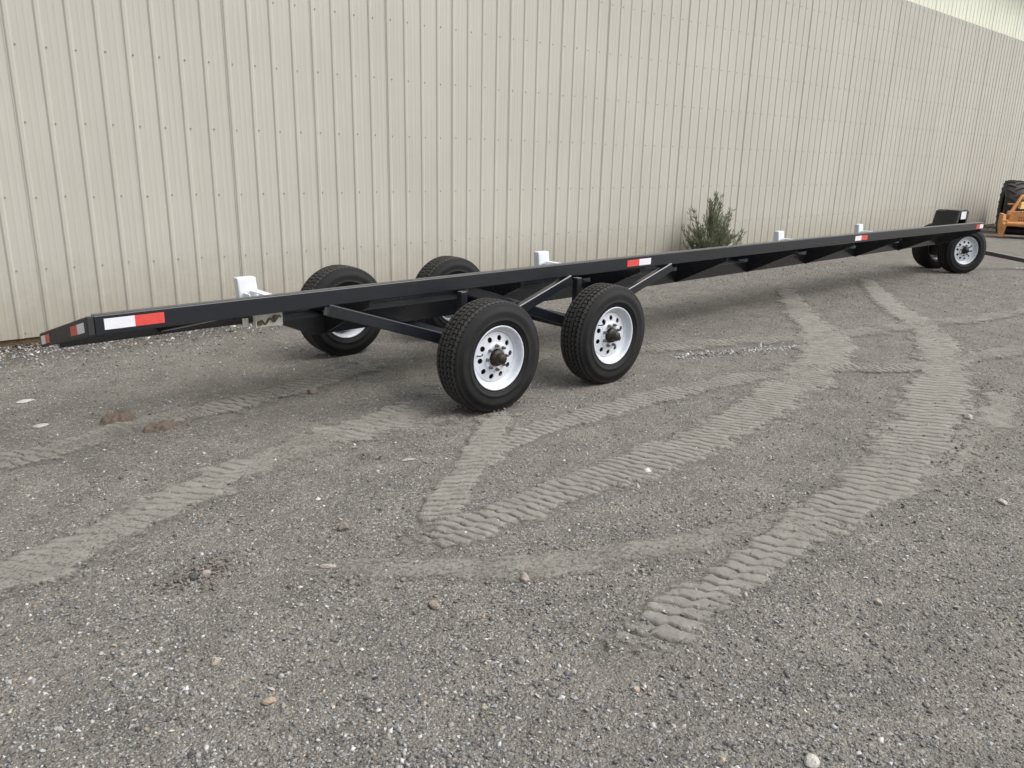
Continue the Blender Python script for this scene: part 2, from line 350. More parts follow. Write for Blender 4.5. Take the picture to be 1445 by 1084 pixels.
for ti, (pts, ws, pitch, depth, cov) in enumerate(TR):
    L = catmull(pts, ws, .0065); track_lines.append(L)
    nr = len(L); nc = int(np.clip(max(ws)*1.3/.0085, 30, 84))
    tg = np.gradient(L[:, :2], axis=0); tg /= np.linalg.norm(tg, axis=1)[:, None]; nm = np.stack([-tg[:, 1], tg[:, 0]], 1)
    s = np.concatenate([[0], np.cumsum(np.linalg.norm(np.diff(L[:, :2], axis=0), axis=1))])
    uu = np.linspace(-1.3, 1.3, nc)
    X = L[:, 0:1]+nm[:, 0:1]*uu*L[:, 2:3]/2; Y = L[:, 1:2]+nm[:, 1:2]*uu*L[:, 2:3]/2
    Ug = np.broadcast_to(uu, X.shape); Sg = np.broadcast_to(s[:, None], X.shape)
    n_ed = fbm(X*14, Y*14, 40+ti)-.5; n_lo = fbm(X*1.6, Y*1.6, 60+ti)-.5; n_w = fbm(X*4.5, Y*4.5, 80+ti)-.5
    edge = np.clip((1.15+.85*n_ed+.40*n_w-np.abs(Ug))/.60, 0, 1)
    endf = np.clip(np.minimum(Sg, s[-1]-Sg)/.35+.9*n_ed, 0, 1); edge = edge*endf
    hs_ = np.clip((Ug+.12+.25*n_w)/.24, 0, 1); hs_ = hs_*hs_*(3-2*hs_)
    ph = (Sg*.95+Ug*L[:, 2:3]*.5*.30)/pitch+.5*hs_-.20*np.sin(3.4*Ug)+1.15*n_w+.30*n_ed+.8*n_lo
    fr = ph-np.floor(ph)
    wear = np.clip(.74+2.6*n_lo+2.2*n_w, .05, 1.15)
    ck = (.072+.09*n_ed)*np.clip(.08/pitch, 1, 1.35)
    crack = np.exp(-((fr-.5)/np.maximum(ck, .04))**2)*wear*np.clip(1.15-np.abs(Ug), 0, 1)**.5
    pad = np.sin(np.pi*((fr+.5) % 1.0))
    lugk = 1.0 if depth > 0 else 0.0
    Z = (.0160 if depth > 0 else .006)+.0005*ti+edge*depth*.12*pad*wear-depth*1.15*crack*np.minimum(1, edge*1.5)-(1-edge)*(.0185 if depth > 0 else .009)+.009*n_ed*edge
    cover = cov*edge*(.94+.70*n_lo+.80*n_w)-.30*crack*lugk*edge
    V = np.stack([X, Y, np.maximum(Z, -.012)], 2)
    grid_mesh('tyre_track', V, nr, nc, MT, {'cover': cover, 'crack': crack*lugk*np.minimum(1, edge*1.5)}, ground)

# ---- loose gravel: faceted chips, one joined mass
OCT = np.array([(1, 0, 0), (0, 1, 0), (-1, 0, 0), (0, -1, 0), (0, 0, 1), (0, 0, -1)], float)
OF = np.array([(0, 1, 4), (1, 2, 4), (2, 3, 4), (3, 0, 4), (1, 0, 5), (2, 1, 5), (3, 2, 5), (0, 3, 5)])
def chips(name, x, y, size, col, mat, zoff=.15, flat=.6, zadd=0.0, **kw):
    n = len(x); size = np.minimum(size, np.median(size)*(2.4 if zoff < .3 else 2.0)); a = rng.random(n)*6.283; V = OCT[None]*(1+rng.normal(0, .16, (n, 6, 1)))
    V = V+rng.normal(0, .13, (n, 6, 3)); V = V*size[:, None, None]*np.stack([np.ones(n), 0.65+.35*rng.random(n), flat*(.6+.6*rng.random(n))], 1)[:, None]
    tl = rng.normal(0, .35, (n, 2)); Vz = V[..., 2]+V[..., 0]*tl[:, :1]+V[..., 1]*tl[:, 1:]
    c, s = np.cos(a)[:, None], np.sin(a)[:, None]
    W = np.stack([V[..., 0]*c-V[..., 1]*s+x[:, None], V[..., 0]*s+V[..., 1]*c+y[:, None], Vz+(size*zoff+zadd)[:, None]], 2)
    Fc = (OF[None]+(np.arange(n)*6)[:, None, None]).reshape(-1, 3).astype(np.int32); nf = len(Fc)
    me = bpy.data.meshes.new(name); me.vertices.add(n*6); me.vertices.foreach_set('co', W.reshape(-1).astype(np.float32))
    me.loops.add(nf*3); me.loops.foreach_set('vertex_index', Fc.reshape(-1)); me.polygons.add(nf)
    me.polygons.foreach_set('loop_start', np.arange(nf, dtype=np.int32)*3); me.polygons.foreach_set('loop_total', np.full(nf, 3, np.int32))
    me.polygons.foreach_set('use_smooth', np.repeat(rng.random(n) < .7, 8))
    at = me.color_attributes.new('col', 'FLOAT_COLOR', 'POINT')
    cc = np.concatenate([np.repeat(col, 6, 0), np.ones((n*6, 1))], 1); at.data.foreach_set('color', cc.reshape(-1).astype(np.float32))
    me.materials.append(mat); me.update(calc_edges=True)
    return link(bpy.data.objects.new(name, me), **kw)
def stone_cols(n, bright=1.0):
    g = np.exp(rng.normal(math.log(.205), .42, n))*bright
    wht = rng.random(n) < .05; g[wht] = rng.uniform(.32, .47, wht.sum())
    g = np.clip(g, .05, .6); warm = rng.normal(.0, .03, n)
    col = np.stack([g*(1.01+warm), g*(.99), g*(.955-warm)], 1)
    tan = rng.random(n) < .02; col[tan] = col[tan]*np.array([1.22, 1.03, .82])
    return col
def keep_off_tracks(x, y, p_keep):
    k = np.ones(len(x), bool); keep_off_tracks.inside = np.zeros(len(x), bool)
    for L, t_ in zip(track_lines, TR):
        pl = L[::12]; d2 = np.full(len(x), 9e9)
        lo = pl[:, :2].min(0)-.5; hi = pl[:, :2].max(0)+.5
        m = (x > lo[0]) & (x < hi[0]) & (y > lo[1]) & (y < hi[1]); idx = np.where(m)[0]
        for blk in np.array_split(idx, max(1, len(idx)//8000)):
            dx = x[blk, None]-pl[None, :, 0]; dy = y[blk, None]-pl[None, :, 1]; q = np.sqrt(dx*dx+dy*dy)-pl[None, :, 2]*.5
            ins = q.min(1) < -.02; keep_off_tracks.inside[blk] |= ins & (t_[3] > 0); kk = rng.random(len(blk)) < (p_keep if t_[3] > 0 else .6); k[blk] &= (~ins) | kk
    return k
def scatter(n, r0, r1, power, a0=-12, a1=104):
    """ground points by distance from the spot where the photographer stood"""
    q = rng.random(n); e = 2-power
    r = np.exp(np.log(r0)+q*(np.log(r1)-np.log(r0))) if abs(e) < 1e-6 else (r0**e+q*(r1**e-r0**e))**(1/e)
    a = R(1)*(a0+(a1-a0)*rng.random(n)); return r*np.sin(a), r*np.cos(a), r
x, y, r = scatter(165000, 1.1, 15, 2.0)
size = np.maximum(np.exp(rng.normal(math.log(.0048), .45, len(x))), .00085*r)
size = np.minimum(size, .016+.0004*r)
clump = fbm(x*1.7, y*1.7, 11); m = (rng.random(len(x)) < .25+1.25*clump) & (y < 7.83)
x, y, size = x[m], y[m], size[m]; m = keep_off_tracks(x, y, .42); zadd = np.where(keep_off_tracks.inside, .0125, 0)[m]; x, y, size = x[m], y[m], size[m]
chips('gravel', x, y, size, stone_cols(len(x)), M_peb, zadd=zadd, kind='stuff', label='loose grey gravel chips over the whole yard', cat='gravel')
# pale crushed stone gathered by the wall foot and in a small heap beside the rear wheels
n = 7000; x = rng.uniform(-1, 28, n); x[:4000] = rng.uniform(-.2, 5, 4000); y = 7.84-np.abs(rng.normal(0, .45, n)); size = np.exp(rng.normal(math.log(.0105), .4, n))
ok = y < 7.83; x, y, size = x[ok], y[ok], size[ok]
chips('crushed_stone', x, y, size, stone_cols(len(x), 1.0), M_peb, kind='stuff', label='pale crushed stone along the foot of the wall', cat='gravel')
n = 480; t = rng.random(n); x = 5.75+1.35*t+rng.normal(0, .05, n); y = 4.02-.52*t+rng.normal(0, .05, n)
chips('stone_windrow', x, y, np.exp(rng.normal(math.log(.0105), .4, n)), stone_cols(n, 1.35), M_peb, kind='stuff', label='thin windrow of pale stones right of the rear wheels', cat='gravel')
# crumbs thrown up beside the curved track
L = track_lines[8]; ii = rng.integers(0, len(L), 1500); tg = np.gradient(L[:, :2], axis=0); tg /= np.linalg.norm(tg, axis=1)[:, None]
off = rng.normal(0, .55, len(ii))*L[ii, 2]; x = L[ii, 0]-tg[ii, 1]*off; y = L[ii, 1]+tg[ii, 0]*off
g = rng.uniform(.15, .28, len(ii)); col = np.stack([g*1.06, g*.98, g*.84], 1)
chips('dirt_crumbs', x, y, np.exp(rng.normal(math.log(.0065), .5, len(ii))), col, M_peb, zoff=.5, kind='stuff', label='earth crumbs lying along the curved dust track', cat='dirt')
n = 420; a = rng.random(n)*6.283; q = np.abs(rng.normal(0, .09, n)); x = 1.06+q*np.cos(a)*1.2; y = 3.0+q*np.sin(a); g = rng.uniform(.11, .21, n)
chips('red_soil_patch', x, y, np.exp(rng.normal(math.log(.006), .5, n)), np.stack([g*1.08, g*.94, g*.84], 1), M_peb, zoff=.5, kind='stuff', label='small scuffed heap of reddish soil in the left foreground', cat='dirt')
n = 420; t = rng.random(n); x = 4.62+1.1*t+rng.normal(0, .06, n); y = 1.42+.12*t+rng.normal(0, .05, n); g = rng.uniform(.12, .22, n)
chips('brown_soil_streak', x, y, np.exp(rng.normal(math.log(.008), .5, n)), np.stack([g*1.12, g*.94, g*.80], 1), M_peb, zoff=.5, kind='stuff', label='streak of brown soil crumbs on the right-hand bend of the track', cat='dirt')
n = 2600; x = rng.uniform(.2, 4, n); x[1300:] = rng.uniform(18, 29, 1300); y = 7.845-np.abs(rng.normal(0, .10, n)); ok = y < 7.84; x, y = x[ok], y[ok]; g = rng.uniform(.02, .13, len(x))
chips('leaf_litter', x, y, np.exp(rng.normal(math.log(.011), .4, len(x))), np.stack([g*1.25, g*.95, g*.66], 1), M_peb, zoff=.5, flat=.3, kind='stuff', label='brown leaf litter and twigs against the wall foot', cat='litter')

# ================================================================== BUILDING
YW = 7.884; PITCH = .2293; RIB0 = 1.665
bld = empty('metal_building', (14, YW, 0), label='long beige corrugated metal building behind the trailer', cat='building')
bl = lambda x, y, z: (x-14, y-YW, z)
def panel_mesh(name, z0, z1, mat):
    """four ribs wide; ribs stand proud towards the yard, low stiffening beads between"""
    prof = []
    for k in range(4):
        c = k*PITCH
        prof += [(c-.030, 0), (c-.026, -.0014), (c-.015, -.0098), (c-.011, -.011), (c+.008, -.011), (c+.012, -.0098), (c+.024, -.0014), (c+.028, 0),
                 (c+.075, 0), (c+.083, -.0012), (c+.093, -.0012), (c+.101, 0), (c+.127, 0), (c+.135, -.0012), (c+.145, -.0012), (c+.153, 0)]
    prof.append((4*PITCH-.030+.010, .0012)); prof[0] = (prof[0][0]-.003, -.0025)
    n = len(prof); V = [(x, y, z) for z in (z0, z1) for x, y in prof]
    V += [(x, y+.0012, z) for z in (z0, z1) for x, y in prof]
    Fc = [(i, i+1, n+i+1, n+i) for i in range(n-1)]+[(2*n+i+1, 2*n+i, 3*n+i, 3*n+i+1) for i in range(n-1)]
    Fc += [(i+1, i, 2*n+i, 2*n+i+1) for i in range(n-1)]
    me = bpy.data.meshes.new(name); me.from_pydata(V, [], Fc); me.materials.append(mat); me.update(); return me
pm, bm_ = panel_mesh('siding_panel', .05, 4.985, M_side), panel_mesh('upper_panel', 4.975, 6.55, M_band)
x = RIB0-18*PITCH*4/4*1.0
k0 = -16; 
for k in range(k0, 46):
    xs = RIB0+(4*k)*PITCH
    share('siding_panel', pm, bld, bl(xs, YW+random.uniform(-.0006, .0006)+(.0009 if k % 2 else 0), 0))
    share('upper_panel', bm_, bld, bl(xs, YW+.030+(.0009 if k % 2 else 0), 0))
XL, XR = RIB0+4*k0*PITCH, RIB0+4*46*PITCH-.03
b = bmesh.new(); box(b, *[v-14 for v in (XL, XR)], .034, .06, -.25, .17); bm_obj('base_board', b, M_wood, bld)
b = bmesh.new(); box(b, XL-14, XR-14, .07, .25, -.3, 6.55); box(b, XL-14, XR-14, 13.8, 14, -.3, 6.55); box(b, XL-14, XL-13.8, .25, 13.8, -.3, 6.55); box(b, XR-14.2, XR-14, .25, 13.8, -.3, 6.55)
bm_obj('wall_core', b, M_roof, bld)
b = bmesh.new(); box(b, XL-14.4, XR-13.6, -.55, .0, 6.56, 6.60); box(b, XL-14.4, XR-13.6, -.60, -.552, 6.43, 6.62); bm_obj('eave', b, M_roof, bld)
V = [(XL-14.4, -.6, 6.625), (XR-13.6, -.6, 6.625), (XR-13.6, 7, 8.7), (XL-14.4, 7, 8.7), (XR-13.6, 14.6, 6.625), (XL-14.4, 14.6, 6.625)]
V += [(a, b_, c+.06) for a, b_, c in V]
mesh_obj('roof', V, [(0, 1, 2, 3), (3, 2, 4, 5), (6, 9, 8, 7), (9, 11, 10, 8), (0, 6, 7, 1), (5, 4, 10, 11), (0, 3, 9, 6), (3, 5, 11, 9), (1, 7, 8, 2), (2, 8, 10, 4)], M_roof, bld)
b = bmesh.new()
for zr in (.10, .646, 1.253, 1.870, 2.474, 3.081, 3.706, 4.32, 4.90):
    for k in range(-30, 150):
        xx = RIB0+k*PITCH+.040+random.uniform(-.004, .004); zz = zr+random.uniform(-.006, .006)
        cyl(b, bl(xx, YW+.0005, zz), bl(xx, YW-.003, zz), .0085, .0075, 8); cyl(b, bl(xx, YW-.003, zz), bl(xx, YW-.010, zz), .0055, .005, 6)
bm_obj('screw_row', b, M_screw, bld, kind='stuff')

# ================================================================== TRAILER
TO = (1.1, 4.27, 0); TH = -.0125
trailer = empty('header_trailer', TO, TH, label='long low black header trailer with white wheels parked along the wall', cat='trailer')
LEN = 12.30
cam_z = lambda lx: .022*4*max(0, lx/LEN)*(1-min(1, lx/LEN))
def longbar(name, y0, y1, z0, z1, x0, x1, n, mat, bev, camber=True):
    b = bmesh.new(); rings = []; c = bev
    for i in range(n+1):
        lx = x0+(x1-x0)*i/n; dz = cam_z(lx) if camber else 0
        rings.append([b.verts.new((lx, yy, zz+dz)) for yy, zz in ((y0+c, z0), (y1-c, z0), (y1, z0+c), (y1, z1-c), (y1-c, z1), (y0+c, z1), (y0+c*.3, z1-c*.3), (y0, z1-c), (y0, z0+c))])
    m = len(rings[0])
    for a, d in zip(rings, rings[1:]):
        for k in range(m): b.faces.new((a[k], d[k], d[(k+1) % m], a[(k+1) % m]))
    b.faces.new(rings[0]); b.faces.new(rings[-1][::-1])
    return bm_obj(name, b, mat, trailer)
rail = longbar('top_rail', 0, .062, .775, .878, 0.004, LEN, 40, M_rail, .007)
low = longbar('low_rail', 1.05, 1.12, .500, .586, .05, LEN-.3, 20, M_black, .006)
# spine box with tapered tail
b = bmesh.new()
def prism(bm, poly, y0, y1, bev=0):
    A = [bm.verts.new((p[0], y0, p[1])) for p in poly]; B = [bm.verts.new((p[0], y1, p[1])) for p in poly]; n = len(poly)
    for k in range(n): bm.faces.new((A[k], A[(k+1) % n], B[(k+1) % n], B[k]))
    bm.faces.new(A[::-1]); bm.faces.new(B)
prism(b, [(1.25, .585), (1.50, .475), (6.0, .485), (12.0, .50), (12.75, .50), (12.75, .60), (1.25, .60)], .58, .86)
spine = bm_obj('spine_beam', b, M_black, trailer)
b = bmesh.new(); prism(b, [(1.05, .602), (12.8, .602), (12.8, .728), (1.05, .728)], .79, .87); bm_obj('upper_web', b, M_black, trailer)
# gussets, sloping cross members
GX = [1.60, 2.90, 4.28, 5.57, 6.865, 8.16, 9.46, 10.79, 12.24]
for gx in GX:
    dz = cam_z(gx)
    b = bmesh.new()
    A = [(gx, .578, .482), (gx, .578, .640), (gx, .30, .772+dz), (gx, .006, .772+dz), (gx, .006, .740+dz)]
    v0 = [b.verts.new(p) for p in A]; v1 = [b.verts.new((p[0]+.010, p[1], p[2])) for p in A]; n = len(A)
    b.faces.new(v0); b.faces.new(v1[::-1])
    for k in range(n): b.faces.new((v0[k], v1[k], v1[(k+1) % n], v0[(k+1) % n]))
    bm_obj('gusset', b, M_black, trailer)
for gx in [.62]+GX:
    b = bmesh.new(); bar(b, (gx+.04, .064, .80), (gx+.04, 1.048, .555), .05, .06); bm_obj('cross_member', b, M_black, trailer)
# rear end bar slopes from the high near rail to the low far rail
b = bmesh.new()
hexa(b, [(-.035, .0, .775), (.003, .0, .775), (.003, 1.13, .503), (-.035, 1.13, .503), (-.035, .0, .878), (.003, .0, .878), (.003, 1.13, .588), (-.035, 1.13, .588)], .006)
endbar = bm_obj('rear_end_bar', b, M_matte, trailer)
# reflective tape
def tape(name, cols, x0, x1, z0, z1, host, y=-.0012, rot=None):
    xm = (x0+x1)/2; V = []; Fc = []; fm = []
    for k, (a, c_) in enumerate(((x0, xm), (xm, x1))):
        dza, dzc = cam_z(a), cam_z(c_); i = len(V)
        V += [(a, y, z0+dza), (c_, y, z0+dzc), (c_, y, z1+dzc), (a, y, z1+dza), (a, y+.001, z0+dza), (c_, y+.001, z0+dzc), (c_, y+.001, z1+dzc), (a, y+.001, z1+dza)]
        Fc += [(i, i+1, i+2, i+3), (i+3, i+2, i+6, i+7), (i, i+4, i+5, i+1), (i, i+3, i+7, i+4), (i+1, i+5, i+6, i+2)]; fm += [k]*5
    return mesh_obj(name, V, Fc, cols, host, fm=fm)
W_, R_, S_ = M_tapew, M_taper, M_tapes
t1 = tape('reflective_tape', [W_, S_], .046, .341, .800, .857, rail); t1['label'] = 'white and red reflective tape at the rear end of the rail'
tape('reflective_tape', [S_, W_], 4.096, 4.404, .798, .852, rail)
tape('reflective_tape', [W_, S_], 8.17, 8.48, .798, .852, rail)
tape('reflective_tape', [S_, W_], 12.02, 12.295, .790, .850, rail)
def tape_end(cols, ya, yb, host):
    xx = -.0365; sl = lambda y: -.2567*y; ym = (ya+yb)/2; V = []; Fc = []; fm = []
    for k, (a, c_) in enumerate(((ya, ym), (ym, yb))):
        i = len(V); za, zc = .800+sl(a)*.98, .800+sl(c_)*.98; h = .052
        V += [(xx, a, za), (xx, c_, zc), (xx, c_, zc+h), (xx, a, za+h), (xx+.001, a, za), (xx+.001, c_, zc), (xx+.001, c_, zc+h), (xx+.001, a, za+h)]
        Fc += [(i+1, i, i+3, i+2), (i+3, i+7, i+6, i+2), (i, i+1, i+5, i+4), (i, i+4, i+7, i+3), (i+2, i+6, i+5, i+1)]; fm += [k]*5
    return mesh_obj('reflective_tape', V, Fc, cols, host, fm=fm)
tape_end([W_, R_], .05, .34, endbar); tape_end([S_, W_], .86, 1.09, endbar)
# ---- wheels
def tyre_mesh(name, Rr, hw, tread='highway', n=384):
    gro = {'highway': (-.058, -.020, .020, .058), 'rib': (-.066, -.022, .022, .066)}[tread]
    k_ = hw/.118; pr = []; tag = []
    side = [(.086, .212), (.092, .219), (.103, .234), (.1065, .2345), (.1085, .240), (.1125, .254), (.1155, .2545), (.1175, .2665), (.1155, .268), (.1185, .290), (.119, .312), (.1178, .328), (.1150, .3295), (.1128, .344), (.1100, .3455), (.106, .362), (.101, .374)]
    for y, r in side: pr.append((-y*k_, r*Rr/.388)); tag.append(0)
    def T(y): return Rr-.0012-.55*y*y
    tr = [(-.094, 1), (-.084, 1), (-.074, 0)]
    for g in gro: tr += [(g-.0075, 2), (g-.0055, 3), (g+.0055, 3), (g+.0075, 2)]
    tr += [(.074, 0), (.084, 1), (.094, 1)]
    for y, tg_ in tr: pr.append((y*k_, T(y*k_)-(.013 if tg_ == 3 else 0)-(.004 if abs(y) > .09 else 0))); tag.append(tg_)
    for y, r in side[::-1]: pr.append((y*k_, r*Rr/.388)); tag.append(0)
    def mod(k, j, y, r):
        t_ = tag[j]
        if tread == 'highway':
            if t_ in (2, 3): y += .0042*(1 if k % 6 < 3 else -1)
            if t_ == 1 and k % 6 == 0: r -= .005
            if t_ == 2 and k % 6 == (1 if y > 0 else 4): r -= .009
        return y, r
    V, Fc = lathe(pr, n, False, mod)
    me = bpy.data.meshes.new(name); me.from_pydata(V, [], Fc); me.materials.append(M_rub)
    sm = [tag[f % (len(pr)-1)] == 0 and tag[(f % (len(pr)-1))+1] == 0 for f in range(len(Fc))]
    me.polygons.foreach_set('use_smooth', sm); me.update(); return me
def wheel_mesh():
    """white steel wheel: flange, barrel and a disc pierced by ten vents; outer side is -y"""
    pr = [(-.092, .212), (-.099, .2235), (-.104, .2225), (-.1045, .217), (-.100, .211), (-.090, .206), (-.078, .2035), (-.066, .199), (-.058, .190), (-.054, .182), (-.0525, .1768), (-.0400, .1762), (-.034, .178), (-.030, .190), (.0, .192), (.06, .200), (.092, .208), (.100, .214), (.1035, .2225), (.099, .2235), (.092, .212)]
    V, Fc = lathe(pr, 96); b = bmesh.new(); vs = [b.verts.new(v) for v in V]
    for f in Fc: b.faces.new([vs[i] for i in f])
    for f in b.faces: f.smooth = True
    d = bmesh.new(); es = []
    def loop(cx, cz, r, n, y):
        L_ = [d.verts.new((cx+r*math.cos(2*math.pi*k/n), y, cz+r*math.sin(2*math.pi*k/n))) for k in range(n)]
        for k in range(n): es.append(d.edges.new((L_[k], L_[(k+1) % n])))
    loop(0, 0, .1735, 96, 0); loop(0, 0, .106, 48, 0)
    for k in range(10):
        a = 2*math.pi*(k+.3)/10; loop(.1335*math.cos(a), .1335*math.sin(a), .0192, 16, 0)
    bmesh.ops.triangle_fill(d, use_beauty=True, edges=es)
    for f in d.faces:
        f.normal_update()
        if f.normal.y > 0: f.normal_flip()
    for v in d.verts:
        rr = math.hypot(v.co.x, v.co.z); v.co.y = -.0525-.012*max(0, min(1, (.172-rr)/.06))
    ex = bmesh.ops.extrude_face_region(d, geom=d.faces[:])
    bmesh.ops.translate(d, verts=[g for g in ex['geom'] if isinstance(g, bmesh.types.BMVert)], vec=(0, .006, 0))
    for f in d.faces: f.smooth = False
    me2 = bpy.data.meshes.new('tmp'); d.to_mesh(me2); d.free(); b.from_mesh(me2); bpy.data.meshes.remove(me2)
    V, Fc = lathe([(-.0645, .1065), (-.071, .101), (-.072, .060), (-.060, .058)], 48); vs = [b.verts.new(v) for v in V]
    for f in Fc: b.faces.new([vs[i] for i in f]).smooth = True
    me = bpy.data.meshes.new('wheel'); b.to_mesh(me); b.free(); me.materials.append(M_wheel); me.update(); return me
def lathe_mesh(name, prof, n, mat, smooth=True):
    V, Fc = lathe(prof, n); me = bpy.data.meshes.new(name); me.from_pydata(V, [], Fc); me.materials.append(mat)
    me.polygons.foreach_set('use_smooth', [smooth]*len(Fc)); me.update(); return me
def bm_mesh(name, bm, mat):
    me = bpy.data.meshes.new(name); bmesh.ops.recalc_face_normals(bm, faces=bm.faces[:]); bm.to_mesh(me); bm.free(); me.materials.append(mat); return me
WM = wheel_mesh(); TY = tyre_mesh('tyre', .388, .118); TYF = tyre_mesh('tyre', .380, .128, 'rib')
HUB_R = lathe_mesh('hub', [(.03, .0), (.03, .050), (-.075, .052), (-.078, .056), (-.098, .054), (-.101, .040), (-.104, .037), (-.140, .034), (-.147, .028), (-.149, .0)], 32, M_rust)
HUB_D = lathe_mesh('hub', [(.03, .0), (.03, .050), (-.075, .050), (-.080, .053), (-.105, .050), (-.112, .034), (-.128, .030), (-.131, .0)], 32, M_dark)
DRUM = lathe_mesh('brake_drum', [(-.030, .03), (-.032, .150), (-.025, .157), (.055, .157), (.060, .15), (.060, .04)], 48, M_dark)
b = bmesh.new(); cyl(b, (0, -.070, 0), (0, -.088, 0), .0125, .0115, 6); cyl(b, (0, -.088, 0), (0, -.099, 0), .0075, .0065, 8); NUT = bm_mesh('lug_nut', b, M_nut)
b = bmesh.new(); tube(b, [(0, -.055, 0), (0, -.085, .004), (0, -.105, .014), (0, -.112, .026)], .0042, 8); STEM = bm_mesh('valve_stem', b, M_dark)
def wheel(loc, rz, spin, front=False, parent=trailer):
    w_ = share('wheel', WM, parent, loc, (0, spin, rz))
    share('tyre', TYF if front else TY, w_); share('hub', HUB_D if front else HUB_R, w_); share('brake_drum', DRUM, w_)
    for k in range(8):
        a = 2*math.pi*(k+.2)/8; share('lug_nut', NUT, w_, (.083*math.cos(a), 0, .083*math.sin(a)))
    share('valve_stem', STEM, w_, (-.158, 0, .01)); return w_
ZW = .378
for lx, s1, s2 in ((2.355, .12, 1.0), (3.515, .55, 2.2)):
    wheel((lx, -.290, ZW), 0, s1); wheel((lx, 1.675, ZW), math.pi, s2)
    b = bmesh.new(); box(b, lx-.05, lx+.05, -.135, 1.52, .362, .456, .006); bm_obj('axle_beam', b, M_rail, trailer)
    b = bmesh.new(); cyl(b, (lx, -.30, ZW), (lx, -.10, ZW), .032); cyl(b, (lx, 1.49, ZW), (lx, 1.69, ZW), .032); bm_obj('spindle', b, M_dark, trailer)
    b = bmesh.new(); box(b, lx-.02, lx+.035, -.003, .05, .458, .773, .003); bm_obj('rail_post', b, M_rail, trailer)
    b = bmesh.new(); box(b, lx-.04, lx+.04, .62, .82, .458, .474, .003); bm_obj('spine_saddle', b, M_black, trailer)
for xa, xb in ((1.30, 2.30), (3.43, 2.42), (2.44, 3.46), (4.70, 3.58)):
    y_ = .072 if xb == 3.46 else .012
    b = bmesh.new(); bar(b, (xa, y_, .755+cam_z(xa)), (xb, y_, .425), .055, .074, bev=.006); bm_obj('diagonal_brace', b, M_rail, trailer)
# ---- white header rests
def rest(lx, lab):
    b = bmesh.new(); y0 = .70
    hexa(b, [(lx, y0, .733), (lx+.135, y0, .733), (lx+.135, y0+.07, .733), (lx, y0+.07, .733), (lx-.008, y0+.012, .888), (lx+.122, y0+.012, .888), (lx+.122, y0+.075, .888), (lx-.008, y0+.075, .888)], .009, 2)
    blk = bm_obj('header_rest', b, M_white, trailer, label=lab)
    b = bmesh.new()   # bent strap reaching towards the near rail, and a wedge pad at its end
    box(b, lx+.070, lx+.128, y0-.20, y0-.002, .796, .803, .001); box(b, lx+.070, lx+.128, y0-.208, y0-.2005, .735, .803, .001)
    box(b, lx+.020, lx+.028, y0-.10, y0-.002, .735, .792, .001); bm_obj('strap', b, M_white, blk)
    b = bmesh.new(); hexa(b, [(lx+.06, y0-.36, .745), (lx+.15, y0-.36, .745), (lx+.15, y0-.215, .745), (lx+.06, y0-.215, .745), (lx+.07, y0-.33, .803), (lx+.14, y0-.33, .803), (lx+.14, y0-.23, .797), (lx+.07, y0-.23, .797)], .003); bm_obj('wedge_pad', b, M_white, blk)
    b = bmesh.new(); bar(b, (lx+.10, y0+.05, .715), (lx+.10, y0-.37, .738), .10, .012, bev=.002); bm_obj('rest_arm', b, M_white, blk)
for lx, lab in ((1.055, 'white header rest nearest the rear end'), (3.755, 'white header rest above the rear wheels'), (7.70, 'white header rest right of the shrub'), (9.76, 'white header rest nearest the front')): rest(lx, lab)
# ---- rear lamp bracket with its wires
b = bmesh.new(); box(b, .872, 1.055, .10, .106, .686, .770, .001); box(b, .872, .878, .07, .0995, .690, .770, .001); lampb = bm_obj('lamp_bracket', b, M_grey, trailer, label='pale grey lamp bracket hanging below the rail')
b = bmesh.new(); box(b, .815, .850, .12, .124, .694, .745, .001); bm_obj('tab', b, M_grey, lampb)
b = bmesh.new(); tube(b, [(.90+.0085*k, .092-.006*math.sin(k*.9), .712+.016*math.sin(k*.95)+.0012*k) for k in range(17)], .006, 6); bm_obj('wire', b, M_wire, lampb)
b = bmesh.new(); cyl(b, (.905, .085, .712), (.905, .1, .712), .014, .014, 10); cyl(b, (1.005, .085, .738), (1.005, .1, .738), .016, .016, 10); bm_obj('grommet', b, M_wire, lampb)
# ---- steering front end
fx, fy = 13.17, .745; FA = R(-29)
cs, sn = math.cos(FA), math.sin(FA)
fl = lambda a, c_, z: (fx+a*cs-c_*sn, fy+a*sn+c_*cs, z)      # a along heading, c across
wheel(fl(0, -.295, .372), FA, .3, True); wheel(fl(0, .295, .372), FA+math.pi, 1.4, True)
b = bmesh.new(); bar(b, fl(0, -.20, .372), fl(0, .20, .372), .09, .09); bm_obj('front_axle', b, M_black, trailer)
b = bmesh.new(); cyl(b, (fx, fy, .40), (fx, fy, .56), .05); cyl(b, (fx, fy, .56), (fx, fy, .59), .13, .13, 24); bm_obj('king_pin', b, M_black, trailer)
b = bmesh.new(); box(b, 12.35, 13.36, .60, .88, .603, .70, .005); bm_obj('front_stub', b, M_black, trailer)
b = bmesh.new(); bar(b, fl(.05, 0, .405), fl(2.0, 0, .075), .07, .07); tong = bm_obj('tongue', b, M_black, trailer)
b = bmesh.new()
for k in range(16):
    q = 1.35+k*.045+random.uniform(-.01, .01); c_ = .07+random.uniform(-.04, .05); p = Vector(fl(q+.03, c_-.17, .02)); a = random.uniform(0, 3)
    d1 = Vector((math.cos(a), math.sin(a), 0)); d2 = Vector((0, 0, 1)) if k % 2 else Vector((-d1.y, d1.x, 0))
    tube(b, [p+d1*.028*math.cos(t_*2*math.pi/12)+d2*.016*math.sin(t_*2*math.pi/12)+Vector((0, 0, .012)) for t_ in range(13)], .0055, 6)
chain = bm_obj('safety_chain', b, M_steel, trailer)
